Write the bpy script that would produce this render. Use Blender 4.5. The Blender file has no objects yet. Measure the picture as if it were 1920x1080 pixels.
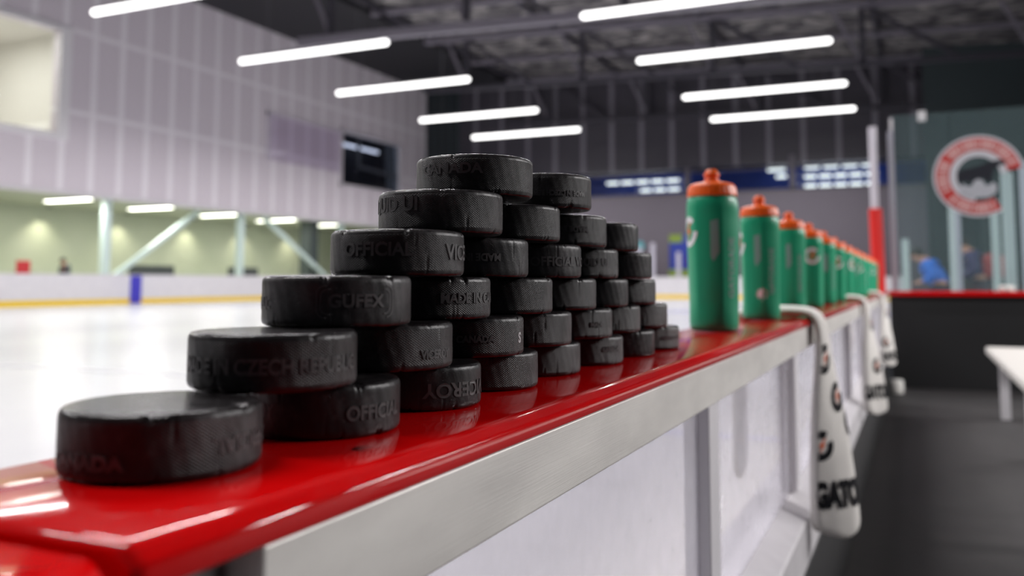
import bpy, math, random
from math import sin, cos, pi, radians as R, atan2, hypot
from mathutils import Vector, Matrix
random.seed(11)
S = bpy.context.scene
COL = S.collection
# All heights below are written relative to the top of the red cap rail; LIFT puts the bench floor at z = 0.
LIFT = 0.75

# ------------------------------------------------------------------ camera
cd = bpy.data.cameras.new('camera'); cam = bpy.data.objects.new('camera', cd); COL.objects.link(cam)
fw = Vector((-0.41464, 0.906443, 0.0802134)).normalized()
rt = Vector((0.9093958, 0.41593, 0.00067)); rt = (rt - fw * rt.dot(fw)).normalized()
up = rt.cross(fw)
cam.matrix_world = Matrix(((rt.x, up.x, -fw.x, 0.275292), (rt.y, up.y, -fw.y, -0.250379), (rt.z, up.z, -fw.z, 0.073017 + LIFT), (0, 0, 0, 1)))
cd.sensor_width = 36; cd.lens = 1651.0 / 1920 * 36
cd.shift_y = -(540 - 396.64) / 1920
cd.clip_start = 0.02; cd.clip_end = 300
cd.dof.use_dof = True; cd.dof.focus_distance = 0.56; cd.dof.aperture_fstop = 6.0
S.camera = cam
# ------------------------------------------------------------------ world, exposure
w = bpy.data.worlds.new('world'); S.world = w; w.use_nodes = True
w.node_tree.nodes['Background'].inputs[0].default_value = (0.80, 0.84, 1.0, 1)
w.node_tree.nodes['Background'].inputs[1].default_value = 0.035
S.view_settings.view_transform = 'Standard'; S.view_settings.look = 'None'
S.view_settings.exposure = 0.16; S.view_settings.gamma = 1.0
try: S.view_settings.use_curve_mapping = False
except Exception: pass
ROOF_W = 400.0      # watts of one rink tube
STAND_W = 620.0      # watts of one tube over the seats behind the bench

# ------------------------------------------------------------------ helpers
class MB:
    def __init__(s): s.v = []; s.f = []; s.sm = []
    def add(s, vs, fs, smooth=False):
        n = len(s.v); s.v += [tuple(a) for a in vs]
        s.f += [tuple(i + n for i in f) for f in fs]; s.sm += [smooth] * len(fs); return s
    def box(s, x0, x1, y0, y1, z0, z1):
        vs = [(x, y, z) for z in (z0, z1) for y in (y0, y1) for x in (x0, x1)]
        return s.add(vs, [(0,2,3,1),(4,5,7,6),(0,1,5,4),(2,6,7,3),(0,4,6,2),(1,3,7,5)])
    def bar(s, a, b, r, n=12, r2=None, sq=False):
        a = Vector(a); b = Vector(b); d = (b - a).normalized()
        u = d.cross(Vector((0,0,1)));
        if u.length < 1e-4: u = Vector((1,0,0))
        u.normalize(); v = d.cross(u); r2 = r if r2 is None else r2
        if sq: n = 4
        ph = pi/4 if sq else 0; k = 1.414 if sq else 1
        vs = [p + (u*cos(2*pi*i/n+ph) + v*sin(2*pi*i/n+ph))*q*k for p, q in ((a, r), (b, r2)) for i in range(n)]
        fs = [(i, (i+1)%n, (i+1)%n+n, i+n) for i in range(n)]
        s.add(vs, fs, not sq); s.add([vs[i] for i in range(n)], [tuple(range(n))[::-1]]); s.add([vs[n+i] for i in range(n)], [tuple(range(n))]); return s
    def grid(s, rows, closed=False, smooth=True, cap=False):
        n = len(rows[0]); vs = [p for r in rows for p in r]; fs = []
        m = n if closed else n-1
        for j in range(len(rows)-1):
            for i in range(m):
                a = j*n+i; b = j*n+(i+1)%n; fs.append((a, b, b+n, a+n))
        if cap: fs.append(tuple(range(n))[::-1]); fs.append(tuple((len(rows)-1)*n+i for i in range(n)))
        return s.add(vs, fs, smooth)
    def lathe(s, prof, n=48, c=(0,0,0), fn=None, cap=True):
        rows = []
        for r, z in prof:
            rows.append([(c[0]+(r*(fn(2*pi*i/n, z) if fn else 1))*cos(2*pi*i/n), c[1]+(r*(fn(2*pi*i/n, z) if fn else 1))*sin(2*pi*i/n), c[2]+z) for i in range(n)])
        return s.grid(rows, True, True, cap)
    def build(s, name, m, parent=None, bevel=0, seg=2, auto=None):
        me = bpy.data.meshes.new(name); me.from_pydata(s.v, [], s.f)
        me.polygons.foreach_set('use_smooth', s.sm); me.update()
        if m: me.materials.append(m)
        o = bpy.data.objects.new(name, me); COL.objects.link(o)
        if parent: o.parent = parent
        if bevel:
            b = o.modifiers.new('bevel', 'BEVEL'); b.width = bevel; b.segments = seg; b.limit_method = 'ANGLE'
        return o
def tag(o, label, cat, group=None, kind=None):
    o['label'] = label; o['category'] = cat
    if group: o['group'] = group
    if kind: o['kind'] = kind
    return o
def struct(o): o['kind'] = 'structure'; return o
def empty(name, loc=(0,0,0), rz=0):
    o = bpy.data.objects.new(name, None); COL.objects.link(o); o.location = loc; o.rotation_euler.z = rz; o.empty_display_size = .05; return o

def mat(name, col, rough=.5, metal=0, spec=.5, emit=None, es=1, coat=0, noise=None, bump=None, sss=0):
    m = bpy.data.materials.new(name); m.use_nodes = True; nt = m.node_tree; b = nt.nodes['Principled BSDF']
    b.inputs['Base Color'].default_value = (*col, 1); b.inputs['Roughness'].default_value = rough
    b.inputs['Metallic'].default_value = metal; b.inputs['Specular IOR Level'].default_value = spec
    b.inputs['Coat Weight'].default_value = coat; b.inputs['Coat Roughness'].default_value = .08
    if emit: b.inputs['Emission Color'].default_value = (*emit, 1); b.inputs['Emission Strength'].default_value = es
    tc = nt.nodes.new('ShaderNodeTexCoord')
    if noise:
        scale, col2, lo, hi = noise[:4]
        n = nt.nodes.new('ShaderNodeTexNoise'); n.inputs['Scale'].default_value = scale; n.inputs['Detail'].default_value = 6
        mp = nt.nodes.new('ShaderNodeMapping'); nt.links.new(tc.outputs['Object'], mp.inputs[0]); nt.links.new(mp.outputs[0], n.inputs['Vector'])
        if len(noise) > 4: mp.inputs['Scale'].default_value = noise[4]
        cr = nt.nodes.new('ShaderNodeValToRGB'); cr.color_ramp.elements[0].position = lo; cr.color_ramp.elements[1].position = hi
        cr.color_ramp.elements[0].color = (*col, 1); cr.color_ramp.elements[1].color = (*col2, 1)
        nt.links.new(n.outputs[0], cr.inputs[0]); nt.links.new(cr.outputs[0], b.inputs['Base Color'])
    if bump:
        scale, st = bump[:2]
        n = nt.nodes.new('ShaderNodeTexNoise'); n.inputs['Scale'].default_value = scale; n.inputs['Detail'].default_value = 5
        mp = nt.nodes.new('ShaderNodeMapping'); nt.links.new(tc.outputs['Object'], mp.inputs[0]); nt.links.new(mp.outputs[0], n.inputs['Vector'])
        if len(bump) > 2: mp.inputs['Scale'].default_value = bump[2]
        bp = nt.nodes.new('ShaderNodeBump'); bp.inputs['Strength'].default_value = st; bp.inputs['Distance'].default_value = .002
        nt.links.new(n.outputs[0], bp.inputs['Height']); nt.links.new(bp.outputs[0], b.inputs['Normal'])
    return m
def glass_mat(name, tint, refl=.04, rough=.02, haze=0.0, hcol=(.85, .84, .87), grazing=.9):
    """thin clear sheet: straight-through light, a mirror part that grows at grazing angles, and surface haze (scuffs)"""
    m = bpy.data.materials.new(name); m.use_nodes = True; nt = m.node_tree; nt.nodes.clear(); L = nt.links
    o = nt.nodes.new('ShaderNodeOutputMaterial'); t = nt.nodes.new('ShaderNodeBsdfTransparent'); g = nt.nodes.new('ShaderNodeBsdfGlossy')
    mx = nt.nodes.new('ShaderNodeMixShader'); lw = nt.nodes.new('ShaderNodeLayerWeight'); lw.inputs[0].default_value = .5
    pw = nt.nodes.new('ShaderNodeMath'); pw.operation = 'POWER'; pw.inputs[1].default_value = 5; L.new(lw.outputs['Facing'], pw.inputs[0])
    ma = nt.nodes.new('ShaderNodeMath'); ma.operation = 'MULTIPLY_ADD'; ma.inputs[1].default_value = grazing; ma.inputs[2].default_value = refl; ma.use_clamp = True; L.new(pw.outputs[0], ma.inputs[0])
    t.inputs[0].default_value = (*tint, 1); g.inputs['Roughness'].default_value = rough
    src = t.outputs[0]
    if haze:
        d = nt.nodes.new('ShaderNodeBsdfDiffuse'); d.inputs[0].default_value = (*hcol, 1); tr = nt.nodes.new('ShaderNodeBsdfTranslucent'); tr.inputs[0].default_value = (*hcol, 1)
        m1 = nt.nodes.new('ShaderNodeMixShader'); L.new(d.outputs[0], m1.inputs[1]); L.new(tr.outputs[0], m1.inputs[2])
        m2 = nt.nodes.new('ShaderNodeMixShader'); L.new(t.outputs[0], m2.inputs[1]); L.new(m1.outputs[0], m2.inputs[2])
        n = nt.nodes.new('ShaderNodeTexNoise'); n.inputs['Scale'].default_value = 22; n.inputs['Detail'].default_value = 8; tc = nt.nodes.new('ShaderNodeTexCoord'); L.new(tc.outputs['Object'], n.inputs['Vector'])
        mr = nt.nodes.new('ShaderNodeMapRange'); mr.inputs[1].default_value = .3; mr.inputs[2].default_value = .75; mr.inputs[3].default_value = haze * .94; mr.inputs[4].default_value = min(1, haze * 1.10); L.new(n.outputs[0], mr.inputs[0]); L.new(mr.outputs[0], m2.inputs[0])
        src = m2.outputs[0]
    L.new(ma.outputs[0], mx.inputs[0]); L.new(src, mx.inputs[1]); L.new(g.outputs[0], mx.inputs[2]); L.new(mx.outputs[0], o.inputs[0])
    return m

# text as flat mesh data: list of verts (x, y), faces
_tc = {}
def text_geo(txt, size, bold=0.0, ext=0.0, spacing=1.0):
    k = (txt, size, bold, ext, spacing)
    if k in _tc: return _tc[k]
    c = bpy.data.curves.new('t', 'FONT'); c.body = txt; c.size = size; c.align_x = 'CENTER'; c.align_y = 'CENTER'
    c.offset = bold; c.extrude = ext; c.resolution_u = 4; c.space_character = spacing
    o = bpy.data.objects.new('t', c); COL.objects.link(o)
    bpy.context.view_layer.update(); dg = bpy.context.evaluated_depsgraph_get()
    me = bpy.data.meshes.new_from_object(o.evaluated_get(dg))
    r = ([tuple(v.co) for v in me.vertices], [tuple(p.vertices) for p in me.polygons])
    bpy.data.objects.remove(o); bpy.data.curves.remove(c); bpy.data.meshes.remove(me)
    _tc[k] = r; return r

# ------------------------------------------------------------------ materials
def ramp(nt, pts):
    cr = nt.nodes.new('ShaderNodeValToRGB'); e = cr.color_ramp.elements
    e[0].position, e[0].color = pts[0][0], (*pts[0][1], 1); e[1].position, e[1].color = pts[-1][0], (*pts[-1][1], 1)
    for p, c in pts[1:-1]: q = e.new(p); q.color = (*c, 1)
    return cr
def rubber_mat():
    m = bpy.data.materials.new('puck_rubber'); m.use_nodes = True; nt = m.node_tree; b = nt.nodes['Principled BSDF']; L = nt.links
    N = lambda t: nt.nodes.new('ShaderNode' + t)
    def M(op, a, bb=None, c=None):
        n = N('Math'); n.operation = op
        for i, x in enumerate((a, bb, c)):
            if x is None: continue
            if isinstance(x, (int, float)): n.inputs[i].default_value = x
            else: L.new(x, n.inputs[i])
        return n.outputs[0]
    tc = N('TexCoord'); sx = N('SeparateXYZ'); L.new(tc.outputs['Object'], sx.inputs[0])
    x, y, z = sx.outputs
    a = M('ARCTAN2', y, x); ang = M('MULTIPLY', a, 128.0); zz = M('MULTIPLY', z, 4900.0)
    d1 = M('SINE', M('ADD', ang, zz)); d2 = M('SINE', M('SUBTRACT', ang, zz))
    kn = M('MAXIMUM', d1, d2)
    rad = M('SQRT', M('ADD', M('MULTIPLY', x, x), M('MULTIPLY', y, y)))
    side = M('GREATER_THAN', rad, 0.0374)
    zc = M('ABSOLUTE', M('SUBTRACT', z, 0.0127)); band = M('LESS_THAN', zc, 0.0096)
    oi = N('ObjectInfo'); rnd = oi.outputs['Random']
    wear = N('TexNoise'); wear.inputs['Scale'].default_value = 60; wear.inputs['Detail'].default_value = 3
    mp = N('Mapping'); L.new(tc.outputs['Object'], mp.inputs[0]); cx = N('CombineXYZ')
    L.new(M('MULTIPLY', rnd, 7.0), cx.inputs[0]); L.new(rnd, cx.inputs[1]); L.new(cx.outputs[0], mp.inputs['Location']); L.new(mp.outputs[0], wear.inputs['Vector'])
    kamp = M('MULTIPLY', M('MULTIPLY', side, band), M('MULTIPLY', M('GREATER_THAN', rnd, 0.2), wear.outputs[0]))
    hk = M('MULTIPLY', kn, M('MULTIPLY', kamp, 1.0))
    n2 = N('TexNoise'); n2.inputs['Scale'].default_value = 900; n2.inputs['Detail'].default_value = 4; L.new(mp.outputs[0], n2.inputs['Vector'])
    n3 = N('TexVoronoi'); n3.feature = 'DISTANCE_TO_EDGE'; n3.inputs['Scale'].default_value = 70; n3.inputs['Randomness'].default_value = 1
    mp3 = N('Mapping'); mp3.inputs['Scale'].default_value = (1, 1, .55); L.new(mp.outputs[0], mp3.inputs[0])
    wob = N('TexNoise'); wob.inputs['Scale'].default_value = 120; L.new(mp3.outputs[0], wob.inputs['Vector'])
    vm = N('VectorMath'); vm.operation = 'MULTIPLY_ADD'; vm.inputs[1].default_value = (.02, .02, .02); L.new(wob.outputs['Color'], vm.inputs[0]); L.new(mp3.outputs[0], vm.inputs[2]); L.new(vm.outputs[0], n3.inputs['Vector'])
    crk = M('LESS_THAN', n3.outputs['Distance'], 0.012)
    cm = M('GREATER_THAN', wear.outputs[0], 0.56); crack = M('MULTIPLY', crk, cm)
    h = M('SUBTRACT', M('ADD', hk, M('MULTIPLY', n2.outputs[0], .35)), M('MULTIPLY', crack, 1.2))
    bp = N('Bump'); bp.inputs['Strength'].default_value = .8; bp.inputs['Distance'].default_value = .00035
    L.new(h, bp.inputs['Height']); L.new(bp.outputs[0], b.inputs['Normal'])
    # rubber colour: black, dusty grey scuffs, small pale specks
    sc = N('TexNoise'); sc.inputs['Scale'].default_value = 38; sc.inputs['Detail'].default_value = 8; sc.inputs['Roughness'].default_value = .7; L.new(mp.outputs[0], sc.inputs['Vector'])
    cr = ramp(nt, [(.32, (.007, .006, .007)), (.5, (.014, .012, .013)), (.78, (.085, .078, .081))]); L.new(sc.outputs[0], cr.inputs[0])
    sp = N('TexNoise'); sp.inputs['Scale'].default_value = 700; sp.inputs['Detail'].default_value = 2; L.new(mp.outputs[0], sp.inputs['Vector'])
    spk = M('MULTIPLY', M('GREATER_THAN', sp.outputs[0], .74), M('GREATER_THAN', sc.outputs[0], .5))
    mx = N('MixRGB'); L.new(spk, mx.inputs[0]); L.new(cr.outputs[0], mx.inputs[1]); mx.inputs[2].default_value = (.16, .15, .15, 1)
    L.new(mx.outputs[0], b.inputs['Base Color']); b.inputs['Specular IOR Level'].default_value = .42
    rr = N('MapRange'); L.new(sc.outputs[0], rr.inputs[0]); rr.inputs[3].default_value = .28; rr.inputs[4].default_value = .55; L.new(M('MULTIPLY', rr.outputs[0], M('ADD', M('MULTIPLY', side, .52), .48)), b.inputs['Roughness'])
    return m
MR = rubber_mat()
ML = mat('puck_lettering', (.095, .088, .09), .5, noise=(120, (.03, .028, .03), .35, .7))  # lighter grey: worn rubber plus the light caught by raised strokes
MLW = mat('puck_white_lettering', (.45, .44, .45), .6)
def red_plastic():
    m = mat('red_plastic', (.70, .002, .003), .12, coat=.0, spec=.55)
    nt = m.node_tree; b = nt.nodes['Principled BSDF']; tc = nt.nodes.new('ShaderNodeTexCoord')
    n = nt.nodes.new('ShaderNodeTexNoise'); n.inputs['Scale'].default_value = 30; n.inputs['Detail'].default_value = 8
    mp = nt.nodes.new('ShaderNodeMapping'); mp.inputs['Scale'].default_value = (1, .4, 1); nt.links.new(tc.outputs['Object'], mp.inputs[0]); nt.links.new(mp.outputs[0], n.inputs['Vector'])
    mr = nt.nodes.new('ShaderNodeMapRange'); mr.inputs[1].default_value = .3; mr.inputs[2].default_value = .8; mr.inputs[3].default_value = .055; mr.inputs[4].default_value = .11
    nt.links.new(n.outputs[0], mr.inputs[0]); nt.links.new(mr.outputs[0], b.inputs['Roughness'])
    n2 = nt.nodes.new('ShaderNodeTexNoise'); n2.inputs['Scale'].default_value = 220; n2.inputs['Detail'].default_value = 4; nt.links.new(mp.outputs[0], n2.inputs['Vector'])
    bp = nt.nodes.new('ShaderNodeBump'); bp.inputs['Strength'].default_value = .10; bp.inputs['Distance'].default_value = .0002
    nt.links.new(n2.outputs[0], bp.inputs['Height']); nt.links.new(bp.outputs[0], b.inputs['Normal'])
    return m
MRED = red_plastic()
MALU = mat('brushed_aluminium', (.70, .68, .65), .42, metal=.35, noise=(26, (.86, .84, .80), .3, .7, (1, .35, 1)), bump=(120, .10, (8, .12, 14)))
MALU2 = mat('dull_aluminium', (.74, .72, .75), .45, metal=.1)
MWHT = mat('white_board', (.78, .76, .79), .35, noise=(3, (.72, .70, .74), .3, .8))
MSILL = mat('sill_white', (.66, .64, .66), .4, noise=(14, (.55, .53, .55), .4, .8))
MYEL = mat('yellow_kickplate', (.92, .62, .004), .4)
MBLUE = mat('blue_line_paint', (.06, .05, .52), .4)
MICE = mat('rink_ice', (.72, .72, .74), .22, spec=.5, noise=(.35, (.62, .62, .655), .35, .75, (1, .4, 1)))
MBLK = mat('black_board', (.008, .008, .009), .55)
MFLOOR = mat('black_rubber_floor', (.022, .020, .021), .62, noise=(18, (.034, .031, .031), .35, .7, (1, 3, 1)), bump=(60, .5))
MGREEN = mat('green_bottle_plastic', (.010, .38, .19), .38, spec=.5)
MORG = mat('orange_cap_plastic', (.95, .13, .005), .38)
MPRW = mat('white_print', (.82, .82, .84), .5)
MPRG = mat('grey_print', (.20, .36, .31), .5)
MPRO = mat('orange_print', (.85, .14, .02), .5)
MTOW = mat('white_terry', (.88, .85, .81), .95, spec=.1, bump=(700, 1.0))
MTBK = mat('black_towel_print', (.015, .015, .018), .9, spec=.1)
MTUBE = mat('lit_tube', (1, 1, 1), .5, emit=(1, .985, .97), es=3.2)
MFIX = mat('fixture_body', (.12, .12, .13), .5)
MSTEEL = mat('dark_painted_steel', (.045, .042, .055), .5)
MSTEELL = mat('grey_painted_steel', (.20, .185, .22), .5)
MCLEAR = glass_mat('clear_panel', (.93, .92, .95), .02, .05, .30, grazing=.22)
MGLS = glass_mat('shield_glass', (.86, .93, .93), .03, .02, .06, (.50, .66, .68))
MDGLS = glass_mat('dark_window_glass', (.75, .8, .86), .05, .02)
MBENCH = mat('white_bench_plastic', (.74, .71, .67), .4)

# ------------------------------------------------------------------ setting: ice, floors
o = MB().box(-28.1, -.06, -14, 46, -.86, -.78).build('floor_ice', MICE); struct(o)
o = MB().box(.06, 8, -3, 14, -.80, -.75).build('floor', MFLOOR); struct(o)
o = MB().box(-34, -28.1, 4, 49, -.85, -.74).build('floor_far_aisle', mat('aisle_floor', (.35, .36, .33), .6)); struct(o)
o = MB().box(-28, 14, 46, 48.5, -.85, -.76).build('floor_end_aisle', mat('end_aisle_floor', (.10, .10, .11), .6)); struct(o)
o = MB().box(.30, 14, 7.6, 46, -.85, -.77).build('floor_beyond', mat('beyond_floor', (.12, .12, .13), .6)); struct(o)
# painted lines on the ice
def flat(name, x0, x1, y0, y1, z, m, label, cat='line'):
    return tag(MB().box(x0, x1, y0, y1, z, z + .002).build(name, m), label, cat)
flat('ice_line', -27.9, -.15, 25.1, 25.75, -.7795, mat('ice_blue', (.12, .12, .52), .3), 'blue line painted across the white ice to the far boards', 'ice line')
flat('ice_line', -3.6, -.15, 4.72, 4.84, -.7795, mat('ice_faint_blue', (.50, .50, .74), .3), 'pale violet line on the ice seen through the clear boards under the rail', 'ice line')
flat('ice_line', -13.5, -4.2, 5.86, 6.02, -.7795, mat('ice_grey_seam', (.58, .58, .61), .3), 'faint grey mark crossing the ice left of the puck stack', 'ice line')

# ------------------------------------------------------------------ far boards, end boards
def boards(name, a, b, z0, z1, th, marks=()):
    """straight run of rink boards between a and b (xy)"""
    a = Vector((*a, 0)); b = Vector((*b, 0)); d = (b - a); n = Vector((-d.y, d.x, 0)).normalized() * th
    r = empty(name, (a.x, a.y, z0))
    def seg(t0, t1, h0, h1, off, k=1.0):
        p = a + d * t0 - n * off; q = a + d * t1 - n * off; nn = n * k
        vs = []
        for h in (h0, h1):
            for c in (p, q, q + nn, p + nn): vs.append((c.x - a.x, c.y - a.y, h))
        return MB().add(vs, [(0,3,2,1), (4,5,6,7), (0,1,5,4), (1,2,6,5), (2,3,7,6), (3,0,4,7)])
    seg(0, 1, .20, z1 - z0 - .03, 0).build('white_panel', MWHT, r)
    seg(0, 1, 0, .20, .15).build('kickplate', MYEL, r)
    seg(0, 1, z1 - z0 - .03, z1 - z0, .25, 1.5).build('cap', MWHT, r)
    return r
r = boards('rink_boards', (-28, 4), (-28, 43), -.78, .375, .10)
tag(r, 'long white far side boards with yellow kickplate along the ice', 'boards')
MB().box(-.012, .0, 21.25, 21.8, .02, 1.12).build('blue_line_mark', MBLUE, r).location = (.025, 0, 0)
# rounded corner + end boards
cb = empty('rink_boards', (-24, 42.5, -.78)); tag(cb, 'white end boards with yellow kickplate below the grey end wall', 'boards')
def arc_rows(off, z0, z1):
    pts = [(-28 + 24 - off * 1, 43 - 42.5)]
    pts = []
    for i in range(13):
        a = pi - (pi/2) * i / 12; rr = 3.0 + off
        pts.append((-1 + rr * cos(a), .5 + rr * sin(a) - 0))
    pts.append((24.0, .5 + 3.0 + off))
    return [[(x, y, z) for x, y in pts] for z in (z0, z1)]
for nm, z0, z1, o0, o1, m in (('white_panel', .2, 1.12, 0, .1, MWHT), ('kickplate', 0, .2, -.02, .1, MYEL), ('cap', 1.12, 1.155, -.03, .12, MWHT)):
    q = MB(); A = arc_rows(o0, z0, z1); B = arc_rows(o1, z0, z1)
    q.grid([A[0], A[1], B[1], B[0], A[0]], False, False); q.build(nm, m, cb)

# ------------------------------------------------------------------ left (far side) wall: perforated metal cladding
def cladding_mat(name, c1, c2, sp=1.3, axis='Y', off=0.0, w=.22, lines=()):
    m = bpy.data.materials.new(name); m.use_nodes = True; nt = m.node_tree; b = nt.nodes['Principled BSDF']; L = nt.links
    b.inputs['Roughness'].default_value = .45; b.inputs['Metallic'].default_value = .0
    tc = nt.nodes.new('ShaderNodeTexCoord'); sx = nt.nodes.new('ShaderNodeSeparateXYZ'); L.new(tc.outputs['Object'], sx.inputs[0])
    def M(op, a, bb=None):
        n = nt.nodes.new('ShaderNodeMath'); n.operation = op
        for i, x in enumerate((a, bb)):
            if x is None: continue
            if isinstance(x, (int, float)): n.inputs[i].default_value = x
            else: L.new(x, n.inputs[i])
        return n.outputs[0]
    u = sx.outputs[axis]; z = sx.outputs['Z']
    fr = M('FRACT', M('DIVIDE', M('ADD', u, 100 * sp - off), sp)); seam = M('LESS_THAN', fr, w / sp)
    tot = seam
    for l in lines: tot = M('MAXIMUM', tot, M('LESS_THAN', M('ABSOLUTE', M('SUBTRACT', z, l)), .085))
    # perforations: fine dots that darken the sheet
    du = M('SINE', M('MULTIPLY', u, 46.0)); dz = M('SINE', M('MULTIPLY', z, 46.0))
    dots = M('MULTIPLY', M('GREATER_THAN', M('MULTIPLY', du, dz), .1), M('SUBTRACT', 1.0, tot))
    mx = nt.nodes.new('ShaderNodeMixRGB'); L.new(tot, mx.inputs[0]); mx.inputs[1].default_value = (*c1, 1); mx.inputs[2].default_value = (*c2, 1)
    m2 = nt.nodes.new('ShaderNodeMixRGB'); m2.blend_type = 'MULTIPLY'; L.new(dots, m2.inputs[0]); L.new(mx.outputs[0], m2.inputs[1]); m2.inputs[2].default_value = (.72, .70, .72, 1)
    L.new(m2.outputs[0], b.inputs['Base Color'])
    return m
MCLAD = cladding_mat('perforated_cladding', (.77, .71, .76), (.84, .80, .84), 1.30, 'Y', 23.2 - .11, .26, (6.38, 9.45))
MCLADD = cladding_mat('dark_cladding', (.052, .048, .062), (.17, .16, .19), 1.78, 'X', -17.42 - .11, .26, ())
wl = MB()
def wall_x(mb, x0, x1, y0, y1, z0, z1, holes):
    """wall slab normal to X with rectangular holes (y0,y1,z0,z1)"""
    ys = sorted({y0, y1, *[h[0] for h in holes], *[h[1] for h in holes]}); zs = sorted({z0, z1, *[h[2] for h in holes], *[h[3] for h in holes]})
    for i in range(len(ys)-1):
        for j in range(len(zs)-1):
            cy, cz = (ys[i]+ys[i+1])/2, (zs[j]+zs[j+1])/2
            if any(h[0] < cy < h[1] and h[2] < cz < h[3] for h in holes): continue
            mb.box(x0, x1, ys[i], ys[i+1], zs[j], zs[j+1])
wall_x(wl, -28.35, -28.0, 5, 48.5, 3.36, 12.7, [(13.5, 21.7, 5.5, 9.27), (39.25, 45.2, 5.45, 8.33)])
struct(wl.build('wall_left', MCLAD))
struct(MB().box(-28.6, -28.36, -16, 48.5, 12.0, 13).build('wall_left_upper', mat('dark_navy_wall', (.02, .02, .03), .7)))
# lower recess: aisle with pale green wall
MGRN = mat('pale_green_wall', (.50, .55, .42), .6, noise=(.5, (.56, .60, .48), .3, .7))
struct(MB().box(-34.3, -34, 4, 49, -.8, 3.5).build('wall_far_aisle', MGRN))
struct(MB().box(-34, -28.35, 4, 49, 3.36, 3.5).build('ceiling_aisle', mat('aisle_ceiling', (.50, .54, .42), .7)))
struct(MB().box(-34, -28.35, 48.5, 48.7, -.8, 3.5).build('wall_aisle_end', MGRN))
MCYAN = mat('pale_cyan_paint', (.68, .82, .80), .4)
for y in (16.3, 24.6, 32.2, 40.2):
    c = MB().box(-.14, .14, -.14, .14, -.78, 3.36).build('steel_column', MCYAN); c.location = (-28.7, y, 0)
    tag(c, {16.3: 'pale cyan steel column holding up the cladding, outside the left edge', 24.6: 'pale cyan steel column behind the far boards, leftmost in view', 32.2: 'pale cyan steel column behind the far boards, between the two sloping braces', 40.2: 'pale cyan steel column behind the far boards, hidden behind the puck stack'}[y], 'column', 'columns along the far aisle')
for a, b, lab in (((-29.0, 24.85, .0), (-29.0, 29.8, 3.25), 'pale cyan sloping brace rising to the right from the leftmost column'), ((-29.0, 34.2, 3.25), (-29.0, 40.0, .0), 'pale cyan sloping brace falling to the right, left of the puck stack')):
    tag(MB().bar(a, b, .09, sq=True).build('steel_brace', MCYAN), lab, 'brace', 'braces in the far aisle')
dk = MB().box(-.35, .35, -.35, .35, -.78, 3.36).build('dark_column', mat('dark_slate', (.05, .065, .065), .5)); dk.location = (-29.6, 38.6, 0)
tag(dk, 'dark slate column in the far aisle beside the sloping brace', 'column')
# aisle ceiling lights
MLIT = mat('lit_panel', (1, 1, 1), .5, emit=(1, 1, .86), es=7)
labs = ['lit strip under the cladding at the left edge of the photo', 'lit strip above the leftmost cyan column', 'second lit strip right of the leftmost cyan column', 'lit strip above the column between the braces', 'lit strip above the falling brace', 'last lit strip before the puck stack']
for i, y in enumerate((19.6, 23.8, 27.9, 32.2, 36.2, 40.4)):
    r = empty('aisle_light', (-29.9, y, 3.26)); tag(r, labs[i], 'ceiling light', 'strip lights in the far aisle')
    MB().box(-1.25, 1.25, -.16, .16, .02, .06).build('housing', MFIX, r)
    MB().box(-1.2, 1.2, -.13, .13, -.01, .02).build('diffuser', MLIT, r)
    ld = bpy.data.lights.new('aisle_lamp', 'AREA'); ld.shape = 'RECTANGLE'; ld.size = 2.4; ld.size_y = .25; ld.energy = 95; ld.color = (1, .99, .90)
    lo = bpy.data.objects.new('lamp', ld); COL.objects.link(lo); lo.parent = r; lo.location = (0, 0, -.02)
    # downlight near the back wall
    q = empty('aisle_downlight', (-33.4, y + 1.9, 3.26)); tag(q, 'round downlight washing the pale green wall, number %d from the left' % (i + 1), 'downlight', 'downlights on the green wall')
    MB().lathe([(.10, .0), (.12, .0), (.12, .06), (.10, .06)], 24).build('rim', MFIX, q)
    MB().lathe([(.0, .012), (.1, .012)], 24, cap=False).build('lens', MLIT, q)
    ld = bpy.data.lights.new('wash_lamp', 'SPOT'); ld.energy = 170; ld.spot_size = R(110); ld.spot_blend = .8; ld.color = (1, .93, .72); ld.shadow_soft_size = .08
    lo = bpy.data.objects.new('lamp', ld); COL.objects.link(lo); lo.parent = q; lo.location = (0, 0, -.02)
# small things in the aisle
ch = empty('red_chair', (-30, 22.3, -.74)); tag(ch, 'red chair behind the far boards near the left edge', 'chair')
MREDC = mat('red_seat', (.55, .03, .04), .5)
MB().box(-.25, .25, -.28, .28, .42, .50).build('seat', MREDC, ch, .03); MB().box(-.32, -.24, -.28, .28, .50, 1.62).build('backrest', MREDC, ch, .03)
for sx_ in (-1, 1):
    for sy in (-1, 1): MB().bar((sx_*.2, sy*.22, 0), (sx_*.2, sy*.22, .43), .02).build('leg', MFIX, ch)
for y0, y1, lab in ((27.2, 29.7, 'low dark bench behind the far boards right of the leftmost column'), (33.2, 35.3, 'low dark bench behind the far boards right of the second column')):
    b_ = empty('aisle_bench', (-30, (y0+y1)/2, -.74)); tag(b_, lab, 'bench', 'low benches in the far aisle'); h = (y1-y0)/2
    m_ = mat('bench_dark', (.06, .07, .07), .5)
    MB().box(-.22, .22, -h, h, .42, .50).build('seat', m_, b_, .01); MB().box(-.3, -.22, -h, h, .50, 1.55).build('backrest', m_, b_, .01)
    for sy in (-1, 1): MB().box(-.18, .18, sy*(h-.2)-.04, sy*(h-.2)+.04, 0, .42).build('leg', m_, b_)

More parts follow.
